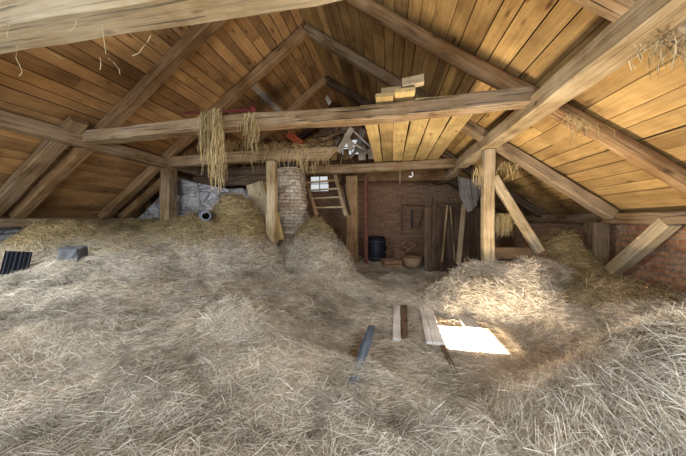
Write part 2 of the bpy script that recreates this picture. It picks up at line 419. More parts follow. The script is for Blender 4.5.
# roof slopes: planks laid along the ridge, with a dark layer of battens/tiles over them
def slope(name, sgn, m):
    Ls = (XR-RX+.45)/math.cos(math.atan(TAN)); Lr = YF-YB+.2
    bm = bmesh.new(); lay = bm.verts.layers.float.new('tone')
    y = 0.0
    while y < Ls:
        w = R.uniform(.165, .25); x = 0.0
        segs = []; 
        while x < Lr:
            l = R.choice((3.4, 4.2, 5.1, 6.8))*R.uniform(.9, 1.1) if x > 0 else R.uniform(1, 5)
            segs.append((x, min(Lr, x+l))); x += l
        for a, b in segs:
            n0 = len(bm.verts); z = R.uniform(0, .012)
            g0 = R.uniform(.002, .009); g1 = R.uniform(.003, .011); dz = R.uniform(-.004, .004)
            vs = [bm.verts.new(p) for p in ((a+.002, y+g0, z), (b-.002, y+g0, z), (b-.002, y+w-g1, z+dz), (a+.002, y+w-g1, z+dz),
                                            (a+.002, y+g0, z+.025), (b-.002, y+g0, z+.025), (b-.002, y+w-g1, z+.025), (a+.002, y+w-g1, z+.025))]
            t = R.random()
            for v in vs: v[lay] = t
            for f in ((0, 3, 2, 1), (4, 5, 6, 7), (0, 1, 5, 4), (1, 2, 6, 5), (2, 3, 7, 6), (3, 0, 4, 7)): bm.faces.new([vs[i] for i in f])
        y += w
    o = bm_obj(name, bm, m)
    th = math.atan(TAN)
    # local x along ridge, y down the slope, z outward (up)
    ex = Vector((0, 1, 0)); ey = Vector((sgn*math.cos(th), 0, -math.sin(th))); ez = Vector((sgn*math.sin(th), 0, math.cos(th)))
    mt = Matrix((ex, ey, ez)).transposed().to_4x4(); mt.translation = Vector((RX, YB-.1, RH))
    o.matrix_world = mt
    struct(o)
    bm = bmesh.new(); box_bm(bm, 0, Lr, -.05, Ls, .045, .12)
    c = bm_obj('roof_underlay', bm, M['black']); c.parent = o
    return o
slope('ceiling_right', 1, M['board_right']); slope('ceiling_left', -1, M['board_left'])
# walls in their own frames: local x along, y up, z = thickness
def wall(name, org, ex, length, top, m, holes=(), th=.25):
    """top: function of local x; holes: (x0,x1,y0,y1)"""
    bm = bmesh.new()
    br = sorted(set([0, length]+[v for h in holes for v in h[:2]]+[k for k in (BRK.get(name) or [])]))
    def poly(pts):
        a = [bm.verts.new((x, y, 0)) for x, y in pts]; b = [bm.verts.new((x, y, -th)) for x, y in pts]
        bm.faces.new(a); bm.faces.new(b[::-1]); n = len(pts)
        for i in range(n): bm.faces.new((a[i], b[i], b[(i+1) % n], a[(i+1) % n]))
    for x0, x1 in zip(br, br[1:]):
        hs = sorted([h for h in holes if h[0] <= x0+1e-6 and h[1] >= x1-1e-6], key=lambda h: h[2]); y = 0
        for h in hs:
            if h[2] > y: poly([(x0, y), (x1, y), (x1, h[2]), (x0, h[2])])
            y = h[3]
        poly([(x0, y), (x1, y), (x1, top(x1)), (x0, top(x0))])
    bmesh.ops.recalc_face_normals(bm, faces=bm.faces)
    o = bm_obj(name, bm, m)
    ex = Vector(ex); ey = Vector((0, 0, 1)); ez = ex.cross(ey)
    mt = Matrix((ex, ey, ez)).transposed().to_4x4(); mt.translation = Vector(org)
    o.matrix_world = mt
    return struct(o)
BRK = {'wall_far': [RX-XL], 'wall_back': [XR-RX]}
WIN1 = (atY(309, 0, YF).x-XL, atY(329, 0, YF).x-XL, atY(320, 192, YF).z, atY(320, 175, YF).z)
WIN2 = (atY(341, 0, YF).x-XL, atY(362, 0, YF).x-XL, atY(350, 155, YF).z, atY(350, 138, YF).z)
wall('wall_far', (XL, YF, 0), (1, 0, 0), XR-XL, lambda x: roof_z(XL+x)+.02, M['gable'], holes=[WIN1, WIN2])
wall('wall_right', (XR, YF, 0), (0, -1, 0), YF-YB, lambda x: roof_z(XR)+.02, M['brick'])
wall('wall_left', (XL, YB, 0), (0, 1, 0), YF-YB, lambda x: roof_z(XL)+.02, M['stone'])
BACK = (2.2, 7.6, .5, 2.6)
wall('wall_back', (XR, YB, 0), (-1, 0, 0), XR-XL, lambda x: roof_z(XR-x)+.02, M['brick'], holes=[BACK])
PW = [(0, 1.1), (.9, 1.72), (1.9, 2.62), (2.2, 2.5), (2.9, 2.36), (3.3, 2.28), (3.7, 2.3), (4.05, 2.05), (4.2, 1.7)]
BRK['wall_middle'] = [p[0] for p in PW]
wall('wall_middle', (XL, 5.5, 0), (1, 0, 0), 4.2, lambda x: float(np.interp(x, [p[0] for p in PW], [min(p[1], roof_z(XL+p[0])-.02) for p in PW])), M['stone'], th=.3)
def window(nm, w, nx, ny):
    x0, x1, y0, y1 = w[0]+XL, w[1]+XL, w[2], w[3]
    o = struct(empty(nm, ((x0+x1)/2, YF+.1, y0), None, None)); ox, oz = (x0+x1)/2, y0
    bm = bmesh.new(); t = .04
    W, H = (x1-x0)/2, y1-y0
    box_bm(bm, -W, W, -.03, .03, 0, t); box_bm(bm, -W, W, -.03, .03, H-t, H); box_bm(bm, -W, -W+t, -.03, .03, t, H-t); box_bm(bm, W-t, W, -.03, .03, t, H-t)
    for i in range(1, nx): x = -W+2*W*i/nx; box_bm(bm, x-.012, x+.012, -.02, .02, t, H-t)
    for i in range(1, ny): z = H*i/ny; box_bm(bm, -W+t, W-t, -.02, .02, z-.012, z+.012)
    bm_obj('window_frame', bm, M['timber'], o)
    bm = bmesh.new(); box_bm(bm, -W+t, W-t, .022, .026, t, H-t); bm_obj('window_glass', bm, M['glass'], o)
window('window_1', WIN1, 2, 2); window('window_2', WIN2, 2, 2)

# ================================================================== TIMBERS
E = EYE
def zr(X, drop=.1): return roof_z(X)-drop
# purlins
PR, PL = 1.735, -5.135
beam('purlin', (PR, YB, E+1.355), (PR, YF, E+1.355), .25, .22, M['pale_timber'], 'massive pale hewn purlin under the right roof slope', 'beam', jit=.014, ch=.025)
beam('purlin', (PL, YB, E+1.36), (PL, YF, E+1.36), .25, .22, M['timber'], 'brown hewn purlin under the left roof slope, carried by the post in the stone corner', 'beam', jit=.014, ch=.025)
# tie beams
beam('tie_beam', (-4.95, 1.50, E+1.55), (1.62, 1.44, E+1.55), .25, .26, M['grey_timber'], 'nearest cross beam, thick and pale, crossing the top left of the photo', 'beam', jit=.014, ch=.02, up=(0, 0, 1))
beam('tie_beam', (PL+.1, 3.45, E+1.44), (PR-.1, 3.31, E+1.44), .22, .19, M['timber'], 'long cross beam from purlin to purlin with hay hung over it and loft boards on top', 'beam', jit=.016, ch=.018)
beam('tie_beam', (PL+.1, 5.06, E+1.39), (-1.02, 5.0, E+1.39), .22, .23, M['timber'], 'shorter cross beam with a slant-cut free end, strewn with hay', 'beam', jit=.014, ch=.02, endbevel=.25)
beam('tie_beam', (-2.4, 6.72, E+1.415), (PR+.06, 6.55, E+1.415), .22, .22, M['timber'], 'far cross beam above the dark corner, with loft boards resting on it', 'beam', jit=.014, ch=.02)
beam('lintel_beam', (-1.9, 7.9, E+1.38), (PR-.1, 7.8, E+1.38), .25, .33, M['rafter'], 'dark thick beam behind the far cross beam over the brick recess', 'beam', jit=.014, ch=.02)
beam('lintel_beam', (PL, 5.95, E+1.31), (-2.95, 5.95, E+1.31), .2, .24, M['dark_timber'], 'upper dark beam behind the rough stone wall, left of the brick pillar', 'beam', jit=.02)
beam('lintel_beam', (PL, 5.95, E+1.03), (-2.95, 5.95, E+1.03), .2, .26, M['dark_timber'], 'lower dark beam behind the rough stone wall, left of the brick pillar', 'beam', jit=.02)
# rafters
UPN = {1: Vector((math.sin(math.atan(TAN)), 0, math.cos(math.atan(TAN)))), -1: Vector((-math.sin(math.atan(TAN)), 0, math.cos(math.atan(TAN))))}
def rafter(sgn, Y0, Y1, w, h, m, label, x0=.02, x1=None, **kw):
    xe = (3.5 if sgn > 0 else -6.92) if x1 is None else x1
    dz = h/2/math.cos(math.atan(TAN))+.012
    xa = RX+sgn*x0
    return beam('rafter', (xa, Y0, zr(xa, dz)), (xe, Y1, zr(xe, dz)), w, h, m, label, 'rafter', up=UPN[sgn], jit=kw.pop('jit', .014), **kw)
rafter(1, 1.9, 2.1, .17, .17, M['timber'], 'grey rafter at the top right corner, crossing above the big pale purlin')
rafter(-1, 1.7, 1.75, .17, .17, M['rafter'], 'nearest rafter of the left slope, mostly hidden above the thick front cross beam')
rafter(1, 3.45, 3.22, .19, .18, M['rafter'], 'round brown rafter pole on the right slope crossing the big pale purlin', rnd=True, ch=.0)
rafter(-1, 3.58, 3.55, .19, .17, M['rafter'], 'dark brown rafter of the left slope running down behind the front cross beams')
rafter(1, 4.95, 4.66, .19, .17, M['timber'], 'grey rafter of the right slope ending on the wall plate, from the second roof peak')
rafter(-1, 4.98, 5.0, .18, .17, M['rafter'], 'rafter of the left slope running down from the second roof peak to the left post')
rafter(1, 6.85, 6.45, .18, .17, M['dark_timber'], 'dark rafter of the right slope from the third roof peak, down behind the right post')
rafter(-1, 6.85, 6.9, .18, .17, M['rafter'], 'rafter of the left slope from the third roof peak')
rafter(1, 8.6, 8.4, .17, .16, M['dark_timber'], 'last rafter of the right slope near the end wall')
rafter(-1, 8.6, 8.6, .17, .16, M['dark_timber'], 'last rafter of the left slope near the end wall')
beam('rafter', (PL+.25, 3.22, zr(PL+.25, .12)), (XL, 3.2, zr(XL, .12)), .24, .12, M['timber'], 'short wide grey board rafter beside the left purlin, at the left edge', 'rafter', up=UPN[-1])
beam('batten', (-5.75, 2.7, zr(-5.75, .06)), (-6.7, 2.72, zr(-6.7, .06)), .16, .05, M['pale_timber'], 'short pale batten on the left slope at the left edge', 'batten', up=UPN[-1])
# plates
beam('wall_plate', (3.55, YB, E+.055), (3.55, YF, E+.055), .2, .165, M['timber'], 'pale wall plate beam along the right brick wall', 'beam', jit=.012)
beam('wall_plate', (-6.95, YB, E-.03), (-6.95, YF, E-.03), .2, .17, M['timber'], 'wall plate beam along the left whitewashed stone wall', 'beam', jit=.012)
# posts and braces
def post(x, y, z0, z1, w, m, label, **kw):
    return beam('post', (x, y, z0), (x, y, z1), w, w, m, label, 'post', up=(0, 1, 0), **kw)
post(PR+.01, 4.8, 0, E+1.25, .18, M['pale_timber'], 'pale square post under the right purlin, standing in hay', jit=.01)
post(PL+.02, 5.1, .6, E+1.25, .26, M['timber'], 'brown square post under the left purlin, in front of the rough stone wall', jit=.01)
post(-2.47, 5.02, .6, E+1.28, .19, M['pale_timber'], 'pale post under the slant-cut beam, next to the whitewashed brick pillar', jit=.014)
beam('brace', (PR+.1, 4.8, E+.78), (2.52, 4.77, E-.52), .14, .13, M['pale_timber'], 'pale slanting brace leaning against the right post', 'brace', up=(0, 1, 0))
beam('post', (3.52, 4.95, .4), (3.52, 4.95, E-.03), .24, .2, M['timber'], 'short stub post under the right wall plate beside the brick wall', 'post', up=(0, 1, 0))
beam('post', (3.55, 5.2, .2), (3.55, 5.2, E-.03), .1, .1, M['timber'], 'thin stub post behind the wider one under the right wall plate', 'post', up=(0, 1, 0))
beam('brace', (3.52, 3.86, E+.0), (3.52, 4.72, E-.8), .17, .17, M['pale_timber'], 'diagonal strut between the right wall plate and the brick wall', 'brace', up=(1, 0, 0))
beam('rail', (PR+.08, 4.86, E-.57), (2.68, 4.84, E-.57), .07, .2, M['rafter'], 'low reddish brown rail between the right post and the foot of the slanting brace', 'rail')
beam('brace', (PL-.1, 5.25, E+1.1), (-6.6, 5.2, E+.1), .15, .15, M['rafter'], 'slanting brown brace left of the left post, under the roof boards', 'brace', up=(0, 1, 0))
beam('post', (-6.25, 5.6, .8), (-6.25, 5.6, E+.75), .12, .12, M['rafter'], 'short thin post left of the left post, under the roof boards', 'post', up=(0, 1, 0))
# a pale board on the left slope between two rafters
beam('batten', (-3.02, 5.15, zr(-3.02, .03)), (-3.02, 6.7, zr(-3.02, .03)), .15, .03, M['white_board'], 'whitish narrow board fixed on the left roof slope between two rafters', 'batten', up=UPN[-1], jit=.003, ch=.004)

# ------------------------------------------------------------------ loft boards across two tie beams
lofts = [(-.2, .2, 3.4, 'leftmost loft board, narrow and yellowish, over the far cross beam'),
         (.03, .22, 3.12, 'second loft board from the left, its end showing over the long cross beam'),
         (.27, .24, 3.10, 'third loft board from the left, its end raised over the long cross beam'),
         (.54, .26, 3.34, 'fourth loft board from the left, broad and grey yellow'),
         (.83, .28, 3.34, 'fifth loft board from the left, broad and yellow'),
         (1.13, .27, 3.34, 'rightmost loft board, close to the big pale purlin')]
for i, (x, w, y0, lab) in enumerate(lofts):
    x -= .07
    z = E+1.557+(.03 if i == 2 else 0)
    beam('loft_board', (x, y0, z), (x+.03, 6.75, E+1.557), w, .045, M['loft_board'], lab, 'board', 'loft boards over the cross beams', jit=.004, ch=.004)
beam('offcut', (-.08, 3.17, E+1.62), (.16, 3.16, E+1.615), .1, .07, M['pale_timber'], 'flat wood offcut lying on the loft board ends over the long cross beam', 'offcut', jit=.006, ch=.006)
beam('offcut', (.17, 3.14, E+1.68), (.42, 3.13, E+1.70), .1, .1, M['pale_timber'], 'thicker wood offcut lying higher on the loft board ends', 'offcut', jit=.006, ch=.006)

# ================================================================== HAY
def hay_floor():
    nx, ny = 250, 215
    xs = np.linspace(XL+.01, XR-.01, nx); ys = np.linspace(-.8, YF-.01, ny)
    gx, gy = np.meshgrid(xs, ys, indexing='ij'); X, Y = gx.ravel(), gy.ravel()
    z = h0(X, Y)-.02+.025*fbm(X*11, Y*11, 2)
    V = np.stack([X, Y, np.maximum(z, .004)], 1)
    i = np.arange(nx*ny).reshape(nx, ny)
    Q = np.stack([i[:-1, :-1], i[1:, :-1], i[1:, 1:], i[:-1, 1:]], -1).reshape(-1, 4)
    c = V[Q].mean(1)
    Q = Q[~in_hatch(c[:, 0], c[:, 1], .035)]
    n = 2600000
    X = NR.uniform(XL+.15, XR-.15, n); Y = NR.uniform(.3, YF-.15, n)
    d = Y*cs-X*sn; u = X*cs+Y*sn
    vis = (d > .5) & (np.abs(u/np.maximum(d, .1)) < 1.75)
    dens = np.clip(1.9/np.maximum(d, .3), 0, 1)**1.15
    thin = np.where((X > -.4) & (X < 1.55) & (Y > 2.7) & (Y < 4.4), .35, 1)
    far = np.where((X > -1) & (Y > 6.2), .3, 1)
    s = vis & (NR.random(n) < dens*thin*far*.75) & ~in_hatch(X, Y, .1)
    X, Y = X[s], Y[s]; d = d[s]
    nr = normals(h0, X, Y); P = np.stack([X, Y, h0(X, Y)], 1)
    P[:, 2] += np.abs(NR.normal(0, .015, len(X)))
    flow = 5.5*vnoise(X*.7+3, Y*.7+9)+.5
    print('floor strands', len(X))
    o = strands('hay', P, nr, flow, M['hay'], (.07, .34), (.0014, .0034), extra=(V, Q, np.full(len(V), .2)), lift=.17, curl=.25, wscale=np.clip(.55+vnoise(X*.9, Y*.9)*.5+sst(1.5, 4, d)*.7, .6, 1.7))
    tag(o, 'loose greyish hay strewn all over the loft floor', 'hay', kind='stuff')
hay_floor()
HL = {'right_front': ('large pale hay heap in the front right corner', 'hay', 140000),
      'post': ('hay heap around the foot of the right post', 'hay', 26000),
      'grey_tuft': ('small grey tuft of hay standing up from the hay left of the blue plank', 'hay', 9000),
      'left_wall': ('golden hay heap against the left stone wall', 'hay', 14000),
      'mid': ('hay heap with a pipe end in it, left of the limewashed brick pillar', 'hay', 22000),
      'ladder': ('golden hay heap at the foot of the ladder', 'hay', 18000),
      'right_back': ('golden hay clump behind the slanting brace', 'hay_gold', 8000),
      'right_wall': ('low brown hay heap beside the right brick wall', 'hay_dark', 14000)}
for hp in HEAPS:
    lab, mm, n = HL[hp[0]]
    make_heap(hp, lab, M[mm], n, wr=(.0014, .0034) if hp[0] in ('right_front', 'grey_tuft') else (.003, .007), Lr=(.07, .34))

# hay draped over beams
def drape(label, pts_fn, n, Lr, m, spread=.1, wr=(.004, .007), tone_shift=0.1):
    """strands hanging from random roots; pts_fn(n) gives root array"""
    P = pts_fn(n); ln = NR.uniform(Lr[0], Lr[1], n)[:, None]
    w = NR.uniform(*wr, n)[:, None]*.5
    out = NR.normal(0, spread, (n, 3)); out[:, 2] = 0
    a = NR.uniform(0, 6.28, n); wv = np.stack([np.cos(a), np.sin(a), np.zeros(n)], 1)
    V = np.empty((n, 8, 3))
    for i, t in enumerate((0, .33, .67, 1.)):
        p = P+out*ln*(.7*t+math.sin(t*2.6)*.6)*1.2-np.array([0, 0, 1.])*ln*t+NR.normal(0, .006, (n, 3))
        V[:, 2*i] = p-wv*w; V[:, 2*i+1] = p+wv*w
    q = np.array([[0, 1, 3, 2], [2, 3, 5, 4], [4, 5, 7, 6]])
    Q = (q[None]+(np.arange(n)*8)[:, None, None]).reshape(-1, 4)
    tone = np.repeat(np.clip(NR.beta(2.2, 2, n)+tone_shift, 0, 1), 8)
    o = raw_mesh('hanging_hay', V.reshape(-1, 3), Q, tone, M[m])
    return tag(o, label, 'hay', kind='stuff')
def roots(pa, pb, dy, dz):
    pa, pb = np.array(pa), np.array(pb)
    def f(n):
        t = NR.random(n)[:, None]
        return pa+(pb-pa)*t+np.stack([NR.normal(0, .02, n), NR.uniform(-dy, dy, n), -np.abs(NR.normal(0, dz, n))], 1)
    return f
def p3(px, py, Y): return tuple(atY(px, py, Y))
drape('thick hay tuft hanging down from the long cross beam, leftmost', roots(p3(201, 109, 3.2), p3(220, 108, 3.2), .05, .22), 480, (.12, .42), 'hay_gold', .07)
drape('long thin hay beard below the leftmost tuft', roots(p3(210, 140, 3.24), p3(222, 140, 3.24), .03, .15), 150, (.15, .55), 'hay_gold', .06)
drape('thin hay tuft hanging over the long cross beam under the red rod', roots(p3(246, 112, 3.22), p3(257, 112, 3.22), .03, .15), 110, (.12, .36), 'hay_gold', .14)
drape('fringe of hay hanging over the slant-cut cross beam', roots(p3(218, 138, 4.86), p3(330, 145, 4.86), .12, .1), 420, (.1, .45), 'hay_gold', .5)
drape('small hay tuft hanging behind the right post, beside the brace', roots(p3(496, 213, 5.2), p3(512, 213, 5.2), .04, .05), 420, (.1, .42), 'hay_gold', .08)
drape('hay wisps hanging from the big purlin left of the right post', roots(p3(474, 166, 4.6), p3(482, 163, 4.6), .04, .05), 40, (.1, .4), 'hay_gold', .06)
drape('hay wisps caught under the roof right of the right post', roots(p3(503, 160, 4.5), p3(518, 164, 4.5), .05, .05), 50, (.06, .3), 'hay_gold', .35)
drape('hay tangle hanging from the rafter over the big purlin, upper right', roots(p3(668, 28, 2.05), p3(690, 34, 2.05), .05, .03), 170, (.06, .2), 'hay', .5)
drape('hay strands on the round rafter pole below the big purlin', roots(p3(566, 112, 3.15), p3(590, 122, 3.15), .03, .03), 60, (.05, .22), 'hay_gold', .4)

def loose_on_beam():
    n = 420; a = np.array(p3(216, 150, 5.0)); b_ = np.array(p3(332, 146, 5.0)); t = NR.random(n)[:, None]
    P = a+(b_-a)*t; P[:, 1] += NR.uniform(-.12, .12, n); P[:, 2] = E+1.53+np.abs(NR.normal(0, .05, n))
    nr = np.tile(np.array([[0, 0, 1.]]), (n, 1))
    o = strands('hay', P, nr, np.zeros(n), M['hay_gold'], (.15, .5), (.004, .008), lift=.6, curl=.3, yawspread=2)
    tag(o, 'spiky loose hay lying along the top of the slant-cut cross beam', 'hay', kind='stuff')
loose_on_beam()
def wisp(label, pts, r=.0017):
    o = bm_obj('straw_wisp', tube_bm(pts, r, 5), M['straw']); tag(o, label, 'straw', 'straw wisps on the cross beams'); return o
M['straw'] = plain('pale_straw', (.5, .39, .2))
def path(pl, Y): return [atY(x, y, Y) for x, y in pl]
wisp('longest straw hanging from the nearest beam, left of the dark rafter', path([(102, 24), (104, 40), (106, 54)], 1.3))
wisp('hooked straw hanging below the nearest beam above the left purlin', path([(17, 46), (16, 58), (21, 68), (22, 73), (19, 76)], 1.33))
wisp('curved straw below the nearest beam, right of the longest straw', path([(108, 58), (114, 63), (119, 69), (120, 74)], 1.36))
wisp('short straight straw below the longest hanging straw', path([(100, 57), (101, 64), (100, 70)], 1.4))
wisp('forked straw hanging from the nearest beam, beside the dark rafter', path([(151, 35), (148, 41), (143, 47), (139, 53), (132, 56)], 1.42))
wisp('short straw standing on the top left of the nearest beam', path([(13, 19), (9, 26), (7, 33), (8, 38)], 1.3))
wisp('tiny straw stuck on the face of the nearest beam', path([(76, 20), (75, 27), (70, 31)], 1.3))
wisp('pale straw lying below the nearest beam toward the left', path([(50, 53), (57, 56), (63, 60)], 1.36))
wisp('straw dangling from the far cross beam', path([(400, 170), (400, 178), (400, 184)], 6.4), .006)

# ================================================================== PILLAR, LADDER, BOARDS
def pillar():
    c = atY(292, 200, 6.15)
    bm = bmesh.new(); n = 20; rows = 26; rings = []
    for k in range(rows+1):
        t = k/rows; z = .6+t*(E+1.32-.6)
        wr = .37+.24*(1-t)**1.6; dr = .36
        ring = []
        for i in range(n):
            a = 2*math.pi*i/n; ca, sa = math.cos(a), math.sin(a)
            r = 1/max(abs(ca)**3+abs(sa)**3, 1e-6)**(1/3)
            sh = .05*(1-t)
            ring.append(bm.verts.new((ca*r*wr+sh+R.uniform(-.03, .03)-.06, sa*r*dr+R.uniform(-.035, .035), z+R.uniform(-.01, .01))))
        rings.append(ring)
    for a, b in zip(rings, rings[1:]):
        for j in range(n): bm.faces.new((a[j], a[(j+1) % n], b[(j+1) % n], b[j]))
    bm.faces.new(rings[-1])
    me = bm_obj('masonry_pillar', bm, M['pillar'])
    me.location = (c.x, c.y, 0)
    tag(me, 'stout limewashed brick pillar with a spreading foot, behind the pale post', 'pillar')
def pillar_mat():
    m = brick_mat('pillar_brick', (.42, .29, .18), (.68, .55, .4), (.26, .19, .13), wash=(.7, .61, .48), washlim=(.47, .7))
    nt = m.node_tree
    # map x,z of the pillar onto the brick plane
    tc = [n for n in nt.nodes if n.type == 'TEX_COORD'][0]
    sep = N(nt, 'SeparateXYZ'); com = N(nt, 'CombineXYZ')
    ad = N(nt, 'Math', operation='ADD')
    outs = [l.to_socket for l in nt.links if l.from_socket == tc.outputs['Object']]
    L(nt, tc.outputs['Object'], sep.inputs[0]); L(nt, sep.outputs[0], ad.inputs[0]); L(nt, sep.outputs[1], ad.inputs[1])
    L(nt, ad.outputs[0], com.inputs[0]); L(nt, sep.outputs[2], com.inputs[1])
    for s in outs: L(nt, com.outputs[0], s)
    return m
M['pillar'] = pillar_mat()
pillar()
beam('plank', atY(255, 183, 5.35), atY(270, 245, 5.3), .06, .42, M['pale_timber'], 'broad pale plank leaning behind the pale post', 'plank', up=(1, 0, 0), jit=.01, ch=.008)
beam('plank', atY(266, 182, 5.5), atY(280, 240, 5.4), .04, .22, M['loft_board'], 'narrow yellow plank leaning between the pale post and the pillar', 'plank', up=(1, 0, 0), jit=.006, ch=.006)
# ladder
la, lb = atY(305, 176, 6.95), atY(317, 216, 6.55); ra, rb = atY(335, 173, 6.95), atY(346, 216, 6.55)
ld = empty('ladder', lb, 'short wide wooden ladder leaning below the far cross beam', 'ladder')
def rel(p): return Vector(p)-lb
beam('rail', rel(la), rel(lb), .07, .1, M['rafter'], parent=ld, up=(1, 0, 0)); beam('rail', rel(ra), rel(rb), .07, .1, M['pale_timber'], parent=ld, up=(1, 0, 0))
for t in (.18, .38, .58, .8):
    beam('rung', rel(la.lerp(lb, t)), rel(ra.lerp(rb, t)), .1, .045, M['pale_timber'], parent=ld, jit=.004, ch=.008)
# door leaf / board and frame right of ladder
beam('plank', atY(352, 176, 7.4), atY(352, 262, 7.4), .35, .05, M['rafter'], 'broad brown plank standing upright right of the ladder', 'plank', up=(0, 1, 0), jit=.006, ch=.008)
beam('post', atY(366, 176, 7.5), atY(366, 264, 7.5), .12, .12, M['rust'], 'thin reddish post at the left edge of the brick recess', 'post', up=(0, 1, 0), jit=.006)
beam('lath', atY(342, 178, 7.3), atY(350, 215, 7.2), .05, .03, M['black'], 'thin dark lath slanting between the ladder and the broad plank', 'lath', jit=.004, ch=.004)

# ------------------------------------------------------------------ clutter over the far cross beam
clutter = [((338, 152), (352, 128), .16, 'white_board', 'wide whitish board propped steeply under the roof above the ladder'),
           ((352, 150), (346, 133), .14, 'white_board', 'short whitish board propped left of the crossed laths'),
           ((345, 139), (372, 154), .07, 'white_board', 'pale lath sloping down to the right under the loft boards'),
           ((350, 128), (374, 150), .04, 'white', 'thin white lath sloping down beside the loft boards'),
           ((322, 140), (352, 128), .09, 'timber', 'grey lath rising to the right under the long cross beam'),
           ((312, 138), (345, 134), .05, 'dark_timber', 'dark thin lath lying nearly level under the long cross beam'),
           ((334, 132), (334, 155), .06, 'dark_timber', 'dark upright lath between the ladder and the whitish boards'),
           ((362, 148), (362, 160), .22, 'white_board', 'small pale upright board on the far cross beam, left of the loft boards'),
           ((356, 152), (363, 130), .16, 'white_board', 'broad pale board propped steeply beside the loft boards'),
           ((366, 154), (360, 136), .13, 'white_board', 'short pale board leaning left under the loft boards'),
           ((330, 150), (338, 127), .1, 'timber', 'grey brown board propped steeply, leftmost above the ladder'),
           ((334, 147), (347, 124), .12, 'white_board', 'pale board propped steeply, second from the left above the ladder'),
           ((350, 158), (365, 140), .1, 'white_board', 'pale lath leaning right, low beside the small upright boards'),
           ((334, 149), (334, 160), .2, 'loft_board', 'small yellow upright board on the far cross beam, near the slant-cut beam end'),
           ((346, 149), (346, 160), .2, 'loft_board', 'small yellow upright board on the far cross beam, below the leaning boards'),
           ((371, 149), (371, 159), .18, 'white_board', 'smallest pale upright board beside the leftmost loft board')]
for i, (a, b, w, mm, lab) in enumerate(clutter):
    Y = 6.95+.1*i
    beam('lath' if w < .12 else 'board', atY(*a, Y), atY(*b, Y), .03, w, M[mm], lab, 'lath' if w < .12 else 'board', up=(1, 0, 0) if abs(a[0]-b[0]) < 16 else (0, 0, 1), jit=.004, ch=.004)
beam('plank', atY(318, 82, 8.0), atY(330, 103, 7.6), .04, .14, M['white_board'], 'pale short plank under the third roof peak', 'plank', jit=.004, ch=.004)
# red pieces
rd = empty('red_rod', atY(185, 113, 3.75), 'thin faded red rod lying above the long cross beam', 'rod')
p0 = rd.location.copy()
o = bm_obj('shaft', tube_bm([Vector((0, 0, 0)), atY(250, 110, 3.7)-p0], .018, 8), M['red'], rd)
o = bm_obj('knob', lathe_bm([(.001, -.06), (.04, -.04), (.055, 0), (.035, .04), (.001, .06)], 12), M['red'], rd, True); o.location = atY(253, 109, 3.7)-p0
beam('roof_tile', atY(288, 134, 5.0), atY(302, 144, 4.95), .04, .14, M['redor'], 'red orange tile lying askew on the slant-cut cross beam', 'tile', jit=.004, ch=.006)

# ------------------------------------------------------------------ pipe, block, black sheet on the left
def pipe():
    c = atY(206, 216, 4.25)
    o = bm_obj('pipe', lathe_bm([(.07, .8), (.07, .0), (.088, .0), (.092, .015), (.092, .8)], 24), M['grey_metal'], smooth=False)
    d = (Vector((0, 0, EYE))-c).normalized(); o.location = c
    o.rotation_mode = 'QUATERNION'; o.rotation_quaternion = Vector((0, 0, -1)).rotation_difference(Vector((d.x+.1, d.y, -.05)))
    tag(o, 'pale grey open pipe end sticking out of the hay heap', 'pipe')
pipe()
def block():
    c = atd(73, 259, 3.95); bm = bmesh.new(); box_bm(bm, -.13, .13, -.13, .13, -.2, .2)
    bmesh.ops.subdivide_edges(bm, edges=bm.edges, cuts=3, use_grid_fill=True)
    for v in bm.verts: v.co *= 1-.12*(v.co.length/.3)**2; v.co += Vector((R.uniform(-1, 1), R.uniform(-1, 1), R.uniform(-1, 1)))*.012
    o = bm_obj('stone_block', bm, M['pale_stone']); o.location = c; o.rotation_euler = (.1, .05, .5)
    tag(o, 'pale grey stone block half buried under the left hay heap', 'stone')
block()
def sheet():
    c = atd(16, 264, 3.6); bm = bmesh.new(); n = 28; W, H = .26, .36; top = []; rows = []
    for s in (0, .006):
        r = []
        for j in (0, 1):
            r.append([bm.verts.new((-W/2+W*i/n, s+.014*math.sin(i*1.35), -H/2+H*j)) for i in range(n+1)])
        rows.append(r)
    for r in rows:
        for i in range(n): bm.faces.new((r[0][i], r[0][i+1], r[1][i+1], r[1][i]))
    for j in (0, 1):
        for i in range(n): bm.faces.new((rows[0][j][i], rows[0][j][i+1], rows[1][j][i+1], rows[1][j][i]))
    for i in (0, n): bm.faces.new((rows[0][0][i], rows[0][1][i], rows[1][1][i], rows[1][0][i]))
    bmesh.ops.recalc_face_normals(bm, faces=bm.faces)
    o = bm_obj('corrugated_sheet', bm, M['black']); o.location = c; o.rotation_euler = (-.12, .12, .75)
    tag(o, 'black corrugated sheet scrap leaning by the left stone wall', 'sheet')
sheet()

# ------------------------------------------------------------------ loose boards on the floor
def fboard(px0, py0, px1, py1, w, m, label, name='floorboard', z=.06, th=.035, z2=None):
    def g(px, py, zz): return atd(px, py, (EYE-zz)*F/(py-CY))
    return beam(name, g(px0, py0, z), g(px1, py1, z if z2 is None else z2), w, th, M[m], label, 'board', jit=.004, ch=.006)
fboard(371, 327, 352, 388, .085, 'blue_board', 'bluish grey plank lying on the hay, partly covered', name='plank', z=.17, z2=.2, th=.05)
fboard(397, 306, 397, 340, .1, 'floor_board', 'narrow pale floorboard left of the dark gap strip', z=.075)
fboard(404, 306, 404, 338, .085, 'dark_timber', 'narrow dark strip painted as the shaded gap between two paler floorboards', name='floorboard', z=.075)  # dark strip stands in for the shade of an open floor gap
fboard(425, 305, 436, 344, .2, 'floor_board', 'broad pale floorboard left of the bright hatch', z=.08)
fboard(455, 305, 474, 329, .2, 'floor_board', 'pale floorboard running behind the bright hatch', z=.075)
fboard(442, 345, 456, 375, .05, 'dark_timber', 'thin dark strip painted as the shaded board gap in front of the bright hatch', name='batten', z=.065)  # dark colour imitates the shaded gap between boards, no real batten here
